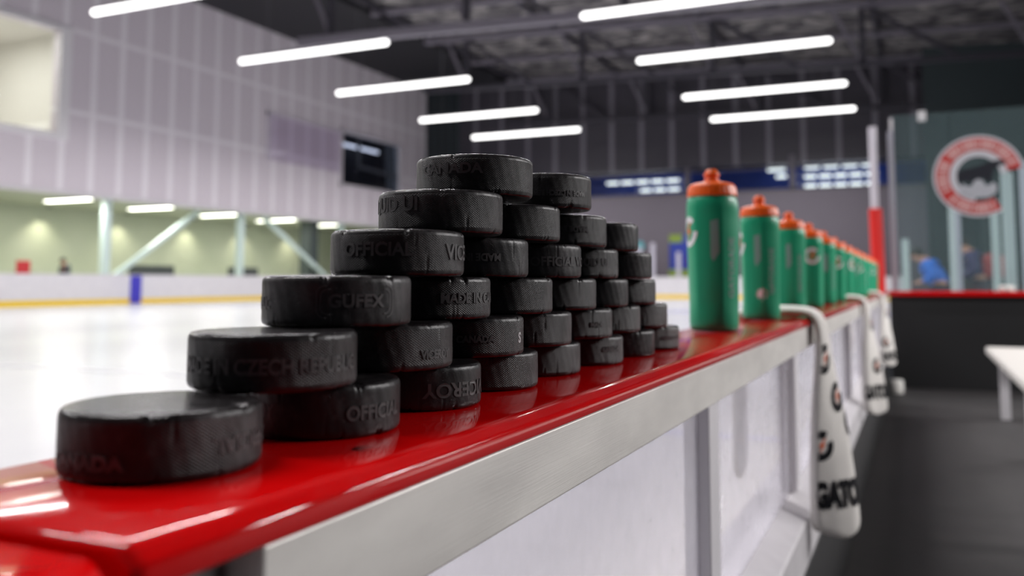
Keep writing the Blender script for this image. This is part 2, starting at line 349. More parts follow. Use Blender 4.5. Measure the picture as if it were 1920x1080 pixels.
# ---- window 1: bright room upper left
struct(MB().box(-28.02, -27.92, 21.7, 22.15, 5.25, 9.45).box(-28.02, -27.921, 13.2, 21.7, 9.27, 9.45).box(-28.02, -27.921, 13.2, 21.7, 5.25, 5.5).build('window_1_frame', mat('window_frame_white', (.80, .78, .80), .4)))
rm = MB(); rm.box(-34, -33.8, 12, 24, 4.9, 9.9).box(-34, -28.35, 23.0, 23.2, 4.9, 9.9).box(-34, -28.35, 12, 23.2, 9.7, 9.9).box(-34, -28.35, 12, 23.2, 5.1, 5.3).box(-34, -28.35, 11.8, 12, 4.9, 9.9)
struct(rm.build('wall_upper_room', mat('cream_wall', (.74, .72, .68), .6)))
for j, z in enumerate((9.55,)):
    r = empty('glow_strip', (-30.8, 19.4, z)); tag(r, 'lit ceiling strip inside the bright room behind the upper left window', 'ceiling light')
    MB().box(-1.3, 1.3, -.12, .12, 0, .06).build('diffuser', MLIT, r)
    ld = bpy.data.lights.new('room_lamp', 'AREA'); ld.shape = 'RECTANGLE'; ld.size = 3; ld.size_y = 3; ld.energy = 210; ld.color = (1, .97, .95)
    lo = bpy.data.objects.new('lamp', ld); COL.objects.link(lo); lo.parent = r; lo.location = (0, 0, -.05)
struct(MB().box(-28.2, -28.18, 13.5, 21.7, 5.5, 9.27).build('window_1', glass_mat('window_glass', (.95, .97, .95), .03, .02)))
# ---- window 2: dark window on the left wall
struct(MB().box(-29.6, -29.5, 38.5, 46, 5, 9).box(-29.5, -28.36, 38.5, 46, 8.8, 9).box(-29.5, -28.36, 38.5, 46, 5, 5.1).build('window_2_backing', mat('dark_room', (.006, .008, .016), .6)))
struct(MB().box(-28.14, -28.12, 39.25, 45.2, 5.45, 8.33).build('window_2', MDGLS))
r = empty('glow_strip', (-28.9, 41.9, 7.85)); tag(r, 'added glowing bar imitating a tube reflection in the dark window high on the left wall', 'ceiling light')
MB().bar((0, -2.2, 0), (0, 2.2, .0), .085, 14).build('tube', mat('tube_reflection_glow', (1, 1, 1), .5, emit=(.9, .88, 1), es=1.3), r)  # added glowing bar, stands in for a tube light mirrored in glass
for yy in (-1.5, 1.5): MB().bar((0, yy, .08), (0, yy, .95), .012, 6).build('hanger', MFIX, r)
q = MB().bar((-28.2, 41.1, 6.6), (-28.2, 41.1, 8.33), .07, sq=True).bar((-28.2, 41.1, 6.6), (-28.2, 45.2, 6.45), .07, sq=True).bar((-28.2, 43.9, 6.5), (-28.2, 43.9, 8.33), .06, sq=True)
struct(q.build('window_2_frame', mat('mullion_grey', (.16, .155, .17), .5)))
q = MB().box(-28.0, -27.94, 39.05, 45.4, 8.33, 8.5).box(-28.0, -27.94, 39.05, 45.4, 5.28, 5.45).box(-28.0, -27.94, 39.05, 39.25, 5.28, 8.5).box(-28.0, -27.94, 45.2, 45.4, 5.28, 8.5)
struct(q.build('window_2_surround', mat('surround_lilac', (.62, .58, .62), .4)))
# glossy acrylic sheet on the cladding that catches the tubes
q = MB().box(-27.98, -27.95, 33.2, 39.0, 6.0, 8.2).build('window_3', glass_mat('wall_sheet', (.93, .91, .95), .02, .06, grazing=.5)); struct(q)
struct(MB().box(-27.99, -27.93, 33.05, 33.2, 5.95, 8.3).box(-27.99, -27.93, 33.05, 39.0, 8.2, 8.32).build('window_3_frame', mat('frame_lilac', (.66, .62, .68), .4)))
# bottom trim of cladding
struct(MB().box(-28.4, -27.96, 5, 48.5, 3.28, 3.44).build('trim_1', mat('trim_pale', (.66, .63, .66), .4)))

# ------------------------------------------------------------------ back wall
bw = MB()
bw.box(-28.35, 16, 48.5, 48.8, -.8, 5.05).box(-28.35, -19.0, 48.5, 48.8, 5.05, 6.45)
struct(bw.build('wall_back', mat('grey_block', (.175, .155, .185), .6)))
struct(MB().box(-28.35, 16, 48.5, 48.8, 6.45, 13).build('wall_back_upper', MCLADD))
struct(MB().box(-28.0, -25.7, 48.35, 48.5, 3, 12.7).build('trim_2', cladding_mat('teal_black', (.012, .018, .022), (.035, .05, .055), .55, 'X', 0, .16)))
struct(MB().box(-19, 16, 51.0, 51.2, 4.5, 7.0).build('wall_band_room', mat('blue_wall', (.012, .06, .42), .5)))
struct(MB().box(-19, 16, 48.8, 51.0, 4.9, 5.05).box(-19, 16, 48.8, 51.0, 6.5, 6.65).build('floor_band_room', mat('band_navy', (.01, .02, .07), .6)))
struct(MB().box(-19, 16, 48.60, 48.62, 5.05, 6.45).build('window_4', glass_mat('band_glass', (.93, .95, .97), .02, .03)))
fr = MB()
for x in (-19, -11.2, -5.55, -0.6, 5, 10): fr.box(x-.14, x+.14, 48.44, 48.6, 5.0, 6.9 if x == -5.55 else 6.5)
fr.box(-19, 16, 48.42, 48.62, 6.2 + .0, 6.26).box(-19, 16, 48.44, 48.6, 4.98, 5.1)
struct(fr.build('window_4_frame', mat('band_frame', (.11, .10, .125), .5)))
MDASH = mat('lit_white_panel', (1, 1, 1), .5, emit=(.93, 1, .98), es=1.5)
rows_ = [(-16.6, -12.0, 6.02, 5), (-14.5, -12.0, 5.5, 3), (-7.2, -6.0, 6.34, 1), (-6.7, -6.0, 5.95, 1), (-5.2, -1.3, 6.36, 4), (-5.2, -1.3, 5.86, 5), (-5.2, -1.3, 5.36, 5)]
k = 0; first = None
for x0, x1, z, n in rows_:
    for i in range(n):
        wd = (x1 - x0) / n; cx = x0 + wd * (i + .5)
        r = MB().box(-wd*.40, wd*.40, -.04, .04, -.075, .075).build('lit_fixture', MDASH, None, .05); r.location = (cx, 50.2, z)
        where = {6.02: 'in the upper row of the left window band', 5.5: 'in the lower row of the left window band', 6.34: 'at the top of the blue window left of the post', 5.95: 'lower down in the blue window left of the post', 6.36: 'in the top row of the right window band', 5.86: 'in the middle row of the right window band', 5.36: 'in the bottom row of the right window band'}[z]
        o_ = ['leftmost', 'second from left', 'third from left', 'fourth from left', 'fifth from left']
        tag(r, 'glowing white light %s%s' % ('' if n == 1 else o_[i] + ' ', where), 'light', 'lights behind the blue window band')
struct(MB().box(.9, 16, 47.3, 47.6, -.8, 14).build('wall_back_right', mat('slate_wall', (.035, .05, .055), .6)))
# right hall wall
struct(MB().box(16, 16.3, 5, 48.8, -.8, 14).build('wall_right', mat('wall_right_slate', (.06, .075, .08), .6)))

# ------------------------------------------------------------------ roof, trusses
def deck_mat():
    m = mat('wood_wool_deck', (.05, .045, .05), .9)
    nt = m.node_tree; b = nt.nodes['Principled BSDF']; tc = nt.nodes.new('ShaderNodeTexCoord'); n = nt.nodes.new('ShaderNodeTexVoronoi'); n.inputs['Scale'].default_value = 2.0
    mp = nt.nodes.new('ShaderNodeMapping'); mp.inputs['Scale'].default_value = (.8, 1.6, 1); nt.links.new(tc.outputs['Object'], mp.inputs[0]); nt.links.new(mp.outputs[0], n.inputs['Vector'])
    cr = ramp(nt, [(.1, (.022, .020, .026)), (.5, (.10, .094, .10)), (.9, (.34, .32, .31))]); nt.links.new(n.outputs['Color'], cr.inputs[0]); nt.links.new(cr.outputs[0], b.inputs['Base Color'])
    return m
q = MB(); zr = lambda x: 12.85 - .04 * (x + 28)
q.add([(-28.5, -16, zr(-28.5)), (16, -16, zr(16)), (16, 49, zr(16)), (-28.5, 49, zr(-28.5)), (-28.5, -16, zr(-28.5)+.3), (16, -16, zr(16)+.3), (16, 49, zr(16)+.3), (-28.5, 49, zr(-28.5)+.3)], [(0,1,2,3),(4,7,6,5),(0,4,5,1),(3,2,6,7),(0,3,7,4),(1,5,6,2)])
struct(q.build('ceiling', deck_mat()))
struct(MB().box(-28.36, -22.1, -16, 48.5, 12.3, 12.55).build('ceiling_soffit', mat('dark_soffit', (.008, .008, .012), .7)))
tl = {48.0: 'dark steel roof truss against the far end wall', 38.0: 'dark steel roof truss, second from the far end wall', 28.0: 'roof truss with a thick grey bottom chord at the top edge of the photo'}
for y in (48.0, 38.0, 28.0):
    r = empty('roof_truss', (-28, y, 0)); tag(r, tl[y], 'truss', 'roof trusses')
    zb = lambda x: 9.95 - .035 * x; zt = lambda x: 12.55 - .04 * x
    big = y == 28.0; X0 = 5.9
    MB().bar((X0, 0, zb(X0)), (44, 0, zb(44)), .17 if big else .11, sq=True).build('bottom_chord', MSTEELL if big else MSTEEL, r)
    MB().bar((X0, 0, zt(X0)), (44, 0, zt(44)), .15, sq=True).build('top_chord', MSTEELL, r)
    for i in range(1, 7):
        x = 1.3 + i * 6.1 + {48.0: 1.2, 38.0: .9, 28.0: .0}[y]
        MB().bar((x, 0, zb(x)), (x, 0, zt(x)), .11, sq=True).build('web_post', MSTEEL, r)
        MB().bar((x - 1.2, .15, zt(x - 1.2)), (x, .15, zb(x)), .07, sq=True).build('web_brace', MSTEELL, r)
        MB().bar((x, 0, zt(x)), (x + 3.6, 0, zb(x + 3.6)), .085, sq=True).build('web_diagonal', MSTEEL, r)
pl_ = ['along the left side of the roof', 'left of the middle of the roof', 'right of the middle of the roof', 'above the bench side of the roof', 'at the far right of the roof']
for i, x in enumerate((-21.5, -15, -8, -1, 6)):
    tag(MB().bar((x, 12, zr(x) - .17), (x, 48.4, zr(x) - .17), .10, sq=True).build('roof_purlin', MSTEEL), 'dark steel roof beam running lengthwise ' + pl_[i], 'beam', 'lengthwise roof beams')
for i, y in enumerate((33.0, 43.0)):
    tag(MB().bar((-22, y, zr(-22) - .25), (14, y, zr(14) - .25), .12, sq=True).build('roof_joist', MSTEELL), 'grey roof joist crossing the hall %s' % ['between the two nearer trusses', 'between the two farther trusses'][i], 'beam')

# ------------------------------------------------------------------ rink tube lights
def tube_light(x0, x1, y, z, label, group):
    k = .888; x0, x1, y, z = .275 + (x0-.275)*k, .275 + (x1-.275)*k, -.25 + (y+.25)*k, 8.0
    r = empty('tube_light', ((x0+x1)/2, y, z)); tag(r, label, 'ceiling light', group)
    h = (x1 - x0) / 2
    pr = [(-h, .0), (-h + .03, .06), (-h + .09, .098), (h - .09, .098), (h - .03, .06), (h, .0)]
    rows = [[(x, q_ * cos(2*pi*i/16), q_ * sin(2*pi*i/16)) for i in range(16)] for x, q_ in pr]
    MB().grid(rows, True).build('tube', MTUBE, r)
    MB().box(-h + .3, h - .3, -.05, .05, .085, .15).build('housing', MFIX, r)
    for s_ in (-1, 1): MB().bar((s_*h*.6, 0, .1), (s_*h*.6, 0, zr((x0+x1)/2 + s_*h*.6) - 8), .012, 6).build('hanger', MFIX, r)
    ld = bpy.data.lights.new('tube_lamp', 'AREA'); ld.shape = 'RECTANGLE'; ld.size = 2*h; ld.size_y = .17; ld.energy = ROOF_W; ld.color = (1, .975, .985); ld.spread = R(163)
    lo = bpy.data.objects.new('lamp', ld); COL.objects.link(lo); lo.parent = r; lo.location = (0, 0, -.108)
YL = (-1, 6, 13, 20, 27.1, 33.7, 41.4, 47.75)
nl = {20: 'white tube light cut by the top left corner of the photo', 27.1: 'largest fully visible tube light on the left, above the left wall', 33.7: 'left tube light, second below the largest left one', 41.4: 'left tube light above the top puck, second from the far end', 47.75: 'left tube light farthest away, just above the puck stack'}
nr = {27.1: 'right tube light cut by the top edge of the photo', 33.7: 'largest whole tube light on the right', 41.4: 'right tube light second from the far end', 47.75: 'right tube light farthest away, lowest on the right'}
for y in YL:
    a = (-24.4, -17.3) if y != 20 else (-24.35, -17.3)
    tube_light(a[0], a[1], y, 9.0, nl.get(y, 'tube light of the left row behind the camera, %d m back' % (14 - y)), 'left row of tube lights')
    tube_light(-9.7, -2.25, y, 9.0, nr.get(y, 'tube light of the right row overhead out of frame, %d m back' % (34 - y)), 'right row of tube lights')
# tubes over the seats on the bench side, outside the frame
for i, (x, y) in enumerate(((6.2, 4.2), (6.5, 9.0), (9, 15))):
    r = empty('seat_light', (x, y, 3.2)); tag(r, 'tube light over the seats on the bench side, %s' % ['right of the camera', 'right of the bench end', 'further along the seats'][i], 'ceiling light', 'lights over the seats')
    MB().box(-1.5, 1.5, -.08, .08, 0, .06).build('tube', MTUBE, r)
    ld = bpy.data.lights.new('seat_lamp', 'AREA'); ld.shape = 'RECTANGLE'; ld.size = 3; ld.size_y = .5; ld.energy = STAND_W; ld.color = (1, .97, .97)
    lo = bpy.data.objects.new('lamp', ld); COL.objects.link(lo); lo.parent = r; lo.location = (0, 0, -.02)

# ------------------------------------------------------------------ bench-side boards with red cap rail
Y0, Y1 = -.066, 7.30
def rail_section(sc=1.0):
    # (x, z) outline, clockwise from ice-side bottom
    pts = [(-.0575, -.0137), (-.0592, -.0115), (-.0592, -.006), (-.0575, -.002), (-.0535, 0)]
    pts += [(.0690, 0), (.0722, -.0007), (.0745, -.0024), (.0762, -.0042), (.0776, -.0050), (.0779, -.0064), (.0778, -.0125), (.0768, -.0140)]
    return pts
def rail(ya, yb, parent, name, m, dz=0, round0=True):
    sec = rail_section(); rows = []
    ends = [(ya, .004), (ya + .0012, .0015), (ya + .004, 0)] if round0 else [(ya, 0)]
    n = 60
    ys = ends + [(ya + .004 + (yb - ya - .004) * i / n, 0) for i in range(1, n + 1)]
    for y, ins in ys:
        rows.append([(x - ins * (1 if x > 0 else -1), y, z + dz - (ins * .6 if z > -.008 else -ins * .2)) for x, z in sec])
    q = MB(); q.grid(rows, True, True); k = len(sec)
    q.add(rows[0], [tuple(range(k))]); q.add(rows[-1], [tuple(range(k))[::-1]])
    return q.build(name, m, parent)
b1 = empty('bench_boards', (0, 0, 0)); tag(b1, 'bench-side boards with long glossy red cap rail and clear panels under it', 'boards')
rail(Y0, Y1, b1, 'cap_rail', MRED)
MB().box(-.052, .0742, -.010, Y1, -.0572, -.0145).build('aluminium_channel', MALU, b1, .0015)
MB().box(-.052, .050, -.0102, Y1, -.062, -.0572).build('channel_lip', MALU2, b1)
# clear panels between mullions
mull = [.92, 1.79, 2.66, 3.53, 4.40, 5.27, 6.14, 6.95]
ys_ = [.012] + mull + [Y1]
for i in range(len(ys_)-1):
    MB().box(.012, .015, ys_[i] + .03, ys_[i+1] - .03, -.377, -.0575).build('clear_panel', MCLEAR, b1)
for y in [.002] + mull:
    MB().box(-.004, .030, y - .030, y + .030, -.375, -.0575).build('mullion', MALU2, b1, .002)
q = MB(); q.grid([[(-.055, yy, -.377), (.016, yy, -.377), (.058, yy, -.398), (.062, yy, -.402), (.062, yy, -.486), (-.055, yy, -.486)] for yy in (0, Y1)], True, False, True)
q.build('sill', MSILL, b1)
MB().box(-.055, .066, .0, Y1, -.75, -.486).build('black_kickboard', MBLK, b1, .002)
MB().box(-.062, -.055, .0, Y1, -.78, -.40).build('ice_side_kickplate', MYEL, b1)
# screw head and scuffs on rail
MB().lathe([(0, .0), (.0042, .0), (.0048, -.0006)], 20, (.052, .081, .0006), cap=False).build('screw_cover', mat('scuffed_red', (.42, .05, .05), .35), b1)
# next rail section, nearer the camera: the gate
b2 = empty('gate_boards', (0, 0, 0)); tag(b2, 'red capped gate section at the bottom left corner beyond the rail joint', 'boards')
rows = []; sec = rail_section()
q = MB(); n = 24
for i in range(n + 1):
    y = Y0 - .0065 - i * (1.2 / n) if i > 1 else Y0 - .0065 - i * .004
    ins = .004 if i == 0 else 0
    rows.append([(x - ins * (1 if x > 0 else -1), y, z - .0012 - (ins * .7 if z > -.008 else 0)) for x, z in sec])
q.grid(rows[::-1], True, True); q.add(rows[0], [tuple(range(len(sec)))[::-1]])
q.build('cap_rail', MRED, b2)
MB().box(-.05, .055, Y0 - 1.2, Y0 - .012, -.75, -.0155).build('gate_panel', MWHT, b2, .003)
MB().box(-.045, .068, Y0 + .004, -.042, -.75, -.0145).build('white_end_panel', MWHT, b1, .002)
MB().box(-.045, .060, -.036, -.013, -.75, -.0145).build('hinge_post', mat('hinge_steel', (.22, .21, .21), .35, metal=.6), b1, .004)

# ------------------------------------------------------------------ pucks
PR, PH = .0381, .0254
def puck_mesh(seed, nicks, flat_knurl=False):
    rnd = random.Random(seed); n = 300
    prof = [(.0, 0), (.030, 0), (.0355, .0001), (.0366, .0004), (.0374, .0012), (.0379, .0022), (.0381, .0036)] + [(.0381, .0036 + (.0182) * i / 9) for i in range(1, 9)] + [(.0381, .0218), (.0379, .0232), (.0374, .0242), (.0366, .0250), (.0355, .0253), (.030, .0254), (.0, .0254)]
    ph = [rnd.uniform(0, 6.3) for _ in range(8)]
    nk = [(rnd.uniform(0, 2*pi), rnd.choice((0, 1, 1)), rnd.uniform(.02, .075), rnd.uniform(.0006, .0018)) for _ in range(nicks)]
    nk += [(a, t, w_, d_) for a, t, w_, d_ in ((R(rnd.uniform(-110, 5)), 1, rnd.uniform(.02, .06), rnd.uniform(.0007, .0015)), (R(rnd.uniform(-110, 5)), 0, rnd.uniform(.02, .05), .0008))]
    cracks = [(R(rnd.uniform(-115, 5)), rnd.choice((0, 1)), rnd.uniform(.003, .010), rnd.uniform(-2, 2)) for _ in range(3)]
    rows = []
    for r, z in prof:
        row = []
        for i in range(n):
            a = 2*pi*i/n; rr, zz = r, z
            if r > .0365:
                rr += .00012 * sin(3*a + ph[0]) + .00008 * sin(11*a + ph[1]) + .00006 * sin(37*a + ph[2] + z*300)
            for a0, top, w_, d_ in nk:
                da = abs((a - a0 + pi) % (2*pi) - pi)
                if da < w_ and r > .034:
                    ez = (PH - z) if top else z
                    if ez < .0045:
                        f = (1 - (da/w_)**2) * (.6 + .4*sin(a*90 + a0*7)) * (1 - ez/.0045 * .7)
                        rr -= d_ * f; zz += (-1 if top else 1) * d_ * f * .9 * (1 if ez < .003 else 0)
            for a0, top, l_, sl in cracks:
                ez = (PH - z) if top else z
                if r > .037 and ez < l_ + .004:
                    da = (a - a0 - sl*ez + pi) % (2*pi) - pi
                    if abs(da) < .014: rr -= .0006 * (1 - abs(da)/.014)
            row.append((rr*cos(a), rr*sin(a), zz))
        rows.append(row)
    q = MB(); q.grid(rows, True, True); return q
def wrap_text(txt, size, a_deg, zc, upside=False, bold=.0003, relief=.00040, sx=1.0, Rr=PR):
    vs, fs = text_geo(txt, size, bold, .0005)
    out = []
    for x, y, z in vs:
        x *= sx
        if upside: x, y = -x, -y
        a = R(a_deg) + x / Rr; r = Rr - .0005 + relief + (z if z > 0 else z * .6)
        out.append((r*cos(a), r*sin(a), zc + y))
    return out, fs
def frame_geo(a_deg, zc, wd, ht, t, rc=.004):
    """rounded rectangular raised outline wrapped on the puck"""
    q = MB()
    def loop(hw, hh, c):
        P = []
        for cx, cy, a0 in ((hw-c, hh-c, 0), (-hw+c, hh-c, 90), (-hw+c, -hh+c, 180), (hw-c, -hh+c, 270)):
            for k in range(7): P.append((cx + c*cos(R(a0+15*k)), cy + c*sin(R(a0+15*k))))
        return P
    A = loop(wd/2, ht/2, rc); B = loop(wd/2 - t, ht/2 - t, max(rc - t, .0005))
    rings = []
    for P, rr in ((A, PR - .0002), (A, PR + .0003), (B, PR + .0003), (B, PR - .0002)):
        rings.append([(rr*cos(R(a_deg) + x/PR), rr*sin(R(a_deg) + x/PR), zc + y) for x, y in P])
    q.grid(rings, True, False); return q
PK = {(1,0):(-0.0007,0.0175),(1,1):(0.0022,0.1185),(1,2):(-0.0013,0.2176),(1,3):(-0.0059,0.3167),(1,4):(-0.0105,0.417),(1,5):(-0.006,0.5176),(1,6):(-0.0043,0.6173),(1,7):(-0.0036,0.717),
(2,0):(0.002,0.0807),(2,1):(-0.0007,0.1795),(2,2):(-0.0001,0.2787),(2,3):(-0.0035,0.3779),(2,4):(-0.0029,0.4768),(2,5):(-0.0068,0.5758),(2,6):(-0.0058,0.6757),
(3,0):(-0.0003,0.1327),(3,1):(-0.0023,0.2318),(3,2):(-0.0002,0.3309),(3,3):(-0.0016,0.4304),(3,4):(-0.0048,0.53),(3,5):(-0.0058,0.6299),
(4,0):(0.0044,0.1837),(4,1):(0.001,0.2839),(4,2):(0.0023,0.3847),(4,3):(0.0001,0.4857),(4,4):(0.0026,0.5872),
(5,0):(0.0091,0.2257),(5,1):(0.0057,0.3311),(5,2):(0.0062,0.4356),(5,3):(0.0032,0.5382),
(6,0):(0.0128,0.2642),(6,1):(0.0156,0.3715)}
# lettering: text, size, centre angle, height, upside down, x-scale
LET = {
(6,0): [('CANADA', .0090, -88, .0160, False, 1.12)],
(6,1): [('MADE IN CZECH REPUBLIC', .0052, -52, .0110, True, .85)],
(5,0): [('LIQUID UI', .0115, -119, .0165, False, .98)],
(5,2): [('MADE IN', .0060, -52, .0137, True, 1.0)],
(4,0): [('OFFICIAL', .0100, -76, .0140, False, .98), ('VICEROY', .0118, 22, .0130, False, 1.0)],
(4,1): [('MADE IN CANADA', .0066, -74, .0130, True, .95)],
(4,2): [('OFFICIAL', .0094, -40, .0119, False, 1.0), ('VICEROY', .0098, 24, .0119, False, 1.0)],
(4,3): [('LIQUID UI', .0085, -50, .0134, False, 1.0)],
(3,0): [('GUFEX', .0086, -40, .0128, False, 1.05), ('REPUBLIC', .0080, -133, .0114, False, .8)],
(3,1): [('MADE IN CANADA', .0082, -2, .0125, False, .92)],
(2,0): [('MADE IN CZECH REPUBLIC', .0092, -55, .0112, False, .84)],
(2,2): [('CANADA', .0058, -54, .0116, False, 1.0)],
(2,1): [('VICEROY', .0062, -10, .0085, False, .9)],
(2,4): [('MADE', .0050, -30, .012, False, 1.0)],
(1,0): [('OFFICIAL', .0084, 12, .0125, True, 1.1), ('CANADA', .0070, -92, .0078, False, 1.25)],
(1,1): [('OFFICIAL', .0092, -11, .0115, False, .92), ('VICEROY', .0092, -113, .0130, False, .85)],
(1,2): [('VICEROY', .0112, -18, .0120, True, 1.08)],
(1,5): [('CANADA', .0060, -26, .0140, False, .8)],
(1,7): [('MADE IN CANADA', .0044, -20, .0130, False, .9)],
}
ordn = ['first', 'second', 'third', 'fourth', 'fifth', 'sixth', 'seventh', 'eighth']
rown = {1: 'bottom row on the red rail', 2: 'second row from the bottom', 3: 'third row from the bottom', 4: 'fourth row from the bottom', 5: 'fifth row from the bottom', 6: 'top row of the stack'}
extra = {(1,0): 'large-looking scuffed black puck alone at the left end of the bottom row', (1,1): 'black puck reading OFFICIAL, second in the bottom row on the rail', (1,2): 'black puck with upside-down lettering ICER, third in the bottom row',
(2,0): 'black puck embossed CZECH REPUBLIC, leftmost of the second row', (2,1): 'knurled black puck with deep scratches at right, second in the second row', (2,2): 'black puck with a white printed S, third in the second row',
(3,0): 'black puck with rounded frame logo, leftmost of the third row', (3,1): 'black puck embossed MADE IN CANADA, second in the third row', (3,2): 'black puck with diagonal pale scratch, third in the third row',
(4,0): 'black puck embossed OFFICIAL with chipped top edge, leftmost of the fourth row', (4,1): 'knurled black puck with pale specks, second in the fourth row', (4,2): 'black puck reading IAL V, third in the fourth row',
(5,0): 'knurled black puck under the topmost one, leftmost of the fifth row', (6,0): 'topmost black puck embossed CANADA at the peak of the stack', (6,1): 'black puck right of the topmost one, end of the top row'}
tilt = {(6,0): (-.6, 1.3), (5,0): (0, .5), (1,0): (0, 0)}
for i, (k, (x, y)) in enumerate(PK.items()):
    r_, c_ = k; seed = r_*17 + c_*5
    o = puck_mesh(seed, 2 + (seed % 3)).build('hockey_puck', MR)
    o.location = (x, y, (r_-1)*PH + .00005*r_)
    nrow = len([1 for kk in PK if kk[0] == r_])
    tag(o, extra.get(k, 'black rubber hockey puck, %s from the left in the %s' % (ordn[c_], rown[r_])), 'puck', 'stacked hockey pucks')
    if k in LET:
        for t, sz, a, z, ud, sx_ in LET[k]:
            vs, fs = wrap_text(t, sz, a, z, ud, sx=sx_); MB().add(vs, fs).build('embossed_lettering', ML, o)
        if k == (3,0):
            for wd, ht in ((.040, .0160), (.0365, .0128)):
                frame_geo(-39.4, .0127, wd, ht, .0006).build('embossed_frame', ML, o)
    if k == (2,2):
        vs, fs = wrap_text('S', .0090, 2, .0113, False, .0004, .0003); q = MB().add(vs, fs); e = q.build('white_letter', MLW, o); e['label'] = 'white printed letter S'

# ------------------------------------------------------------------ bottles
BH = .247; BR = .0385
def body_r(a, z):
    # rounded six-sided grip in the middle, round at base and shoulder
    t = min(1, max(0, (z - .012) / .03)) * min(1, max(0, (.196 - z) / .022))
    k = pi / 3; aa = ((a + k/2) % k) - k/2
    hexr = cos(k/2) / cos(abs(aa)) if False else (1 / cos(aa)) * cos(k/2)
    soft = .945 + (hexr - cos(k/2)) / (1 - cos(k/2)) * .055
    return 1 * (1 - t) + soft * t
def bottle_proto():
    r = empty('water_bottle')
    prof = [(0, .002), (.030, .0), (.0345, .0012), (.0362, .005), (.0368, .012), (.0372, .03), (.0378, .06), (.0385, .09), (.0392, .12), (.0398, .15), (.0399, .172), (.0396, .185), (.0385, .195), (.0365, .202), (.0345, .205), (.0345, .210), (0, .210)]
    pp = []
    for i in range(len(prof)-1):
        (ra, za), (rb, zb) = prof[i], prof[i+1]; n = max(1, int((zb-za)/.006))
        for j in range(n): pp.append((ra + (rb-ra)*j/n, za + (zb-za)*j/n))
    pp.append(prof[-1])
    MB().lathe(pp, 96, fn=body_r, cap=False).build('bottle_body', MGREEN, r)
    cap = empty('c')
    bpy.data.objects.remove(cap)
    rib = lambda a, z: 1 + (.012 * (1 if sin(a*30) > 0 else -1) if .2065 < z < .218 else 0)
    cp = MB().lathe([(0, .2042), (.0372, .2042), (.0378, .2055), (.0376, .2075), (.0370, .210), (.0362, .217), (.0350, .2205), (.0325, .2232), (.0270, .2250), (.0200, .2262), (.0125, .2278), (0, .2278)], 120, fn=rib, cap=False).build('screw_cap', MORG, r)
    nz = MB().lathe([(0, .2270), (.0128, .2270), (.0118, .2300), (.0102, .2325), (.0098, .2345), (.0118, .2362), (.0122, .2385), (.0112, .2408), (.0094, .2435), (.0080, .2462), (.0060, BH), (0, BH)], 36, cap=False).build('spout', MORG, cp)
    # prints: white ring logo with orange bolt, long grey vertical lettering, small white mark
    lg = MB(); ring(lg, 0, .150, .0150, .0235, BOT, gap=(2, 42)); lg.build('logo_ring', MPRW, r)
    bt = MB(); pol(bt, [(.003, .014), (-.008, -.001), (-.001, -.001), (-.004, -.014), (.0085, .003), (.001, .003), (.0075, .014)], 0, .150, BOT); bt.build('logo_bolt', MPRO, r)
    for aoff in (75, -75):
        g = MB()
        pol(g, [(-.007, .165), (.005, .168), (.006, .118), (-.003, .104), (-.007, .112)], aoff, 0, BOT); g.build('grey_print', MPRG, r)
    vs, fs = text_geo('GATORADE', .017, .0006, 0)
    g = MB(); out = []
    for x, y, z in vs: out.append(BOT(R(118) + (-y) / BR, .095 + x))
    g.add(out, fs); g.build('vertical_lettering', MPRG, r)
    return r
def BOT(a, z):
    zz = z; prof = [(.012, .0368), (.03, .0372), (.06, .0378), (.09, .0385), (.12, .0392), (.15, .0398), (.172, .0399), (.2, .037)]
    rr = prof[0][1]
    for (z0, r0), (z1, r1) in zip(prof, prof[1:]):
        if z0 <= zz <= z1: rr = r0 + (r1-r0)*(zz-z0)/(z1-z0)
    rr = rr * body_r(a, z) + .00035
    return (rr*cos(a), rr*sin(a), z)
def ring(q, a_deg, zc, ri, ro, fn, gap=None):
    n = 48; vs = []; fs = []
    idx = []
    for i in range(n + 1):
        t = 360 * i / n
        for j in range(4):
            rr = ri + (ro-ri)*j/3; vs.append(fn(R(a_deg) + rr*cos(R(t))/BR, zc + rr*sin(R(t))))
    for i in range(n):
        t = (360 * (i + .5) / n + 180) % 360 - 180
        if gap and gap[0] < t < gap[1] and not (t < -6 and False): continue
        for j in range(3): a = i*4+j; fs.append((a, a+1, a+5, a+4))
    q.add(vs, fs)
def pol(q, pts, a_deg, zc, fn, n=5):
    # fan with subdivisions so it follows the curved wall
    cx = sum(p[0] for p in pts)/len(pts); cy = sum(p[1] for p in pts)/len(pts); m = len(pts); P = []
    for i in range(m):
        for j in range(n):
            a, b = pts[i], pts[(i+1) % m]; P.append((a[0]+(b[0]-a[0])*j/n, a[1]+(b[1]-a[1])*j/n))
    N = len(P); rows = []
    for s in (1, .75, .5, .25): rows += [fn(R(a_deg) + (cx+(x-cx)*s)/BR, zc + cy+(y-cy)*s) for x, y in P]
    rows.append(fn(R(a_deg)+cx/BR, zc+cy)); fs = []
    for s in range(3):
        for i in range(N): a = s*N+i; b = s*N+(i+1) % N; fs.append((a, b, b+N, a+N))
    for i in range(N): fs.append((3*N+i, 3*N+(i+1) % N, 4*N))
    q.add(rows, fs)
def add_leaf(r):
    lf = MB(); pts = []
    for i in range(22):
        a = pi/2 + 2*pi*i/22; rr = .0130 if i % 2 == 0 else .0080
        if i in (10, 11, 12): rr = .0040 if i != 11 else .0160
        pts.append((rr*cos(a), rr*sin(a)))
    lf.add([BOT(R(85) + x/BR, .050 + y) for x, y in pts] + [BOT(R(85), .050)], [(i, (i+1) % 22, 22) for i in range(22)]); lf.build('leaf_print', MPRW, r)
def copy_tree(o, parent=None):
    c = o.copy(); COL.objects.link(c)
    if parent: c.parent = parent
    for ch_ in list(o.children): copy_tree(ch_, c)
    return c
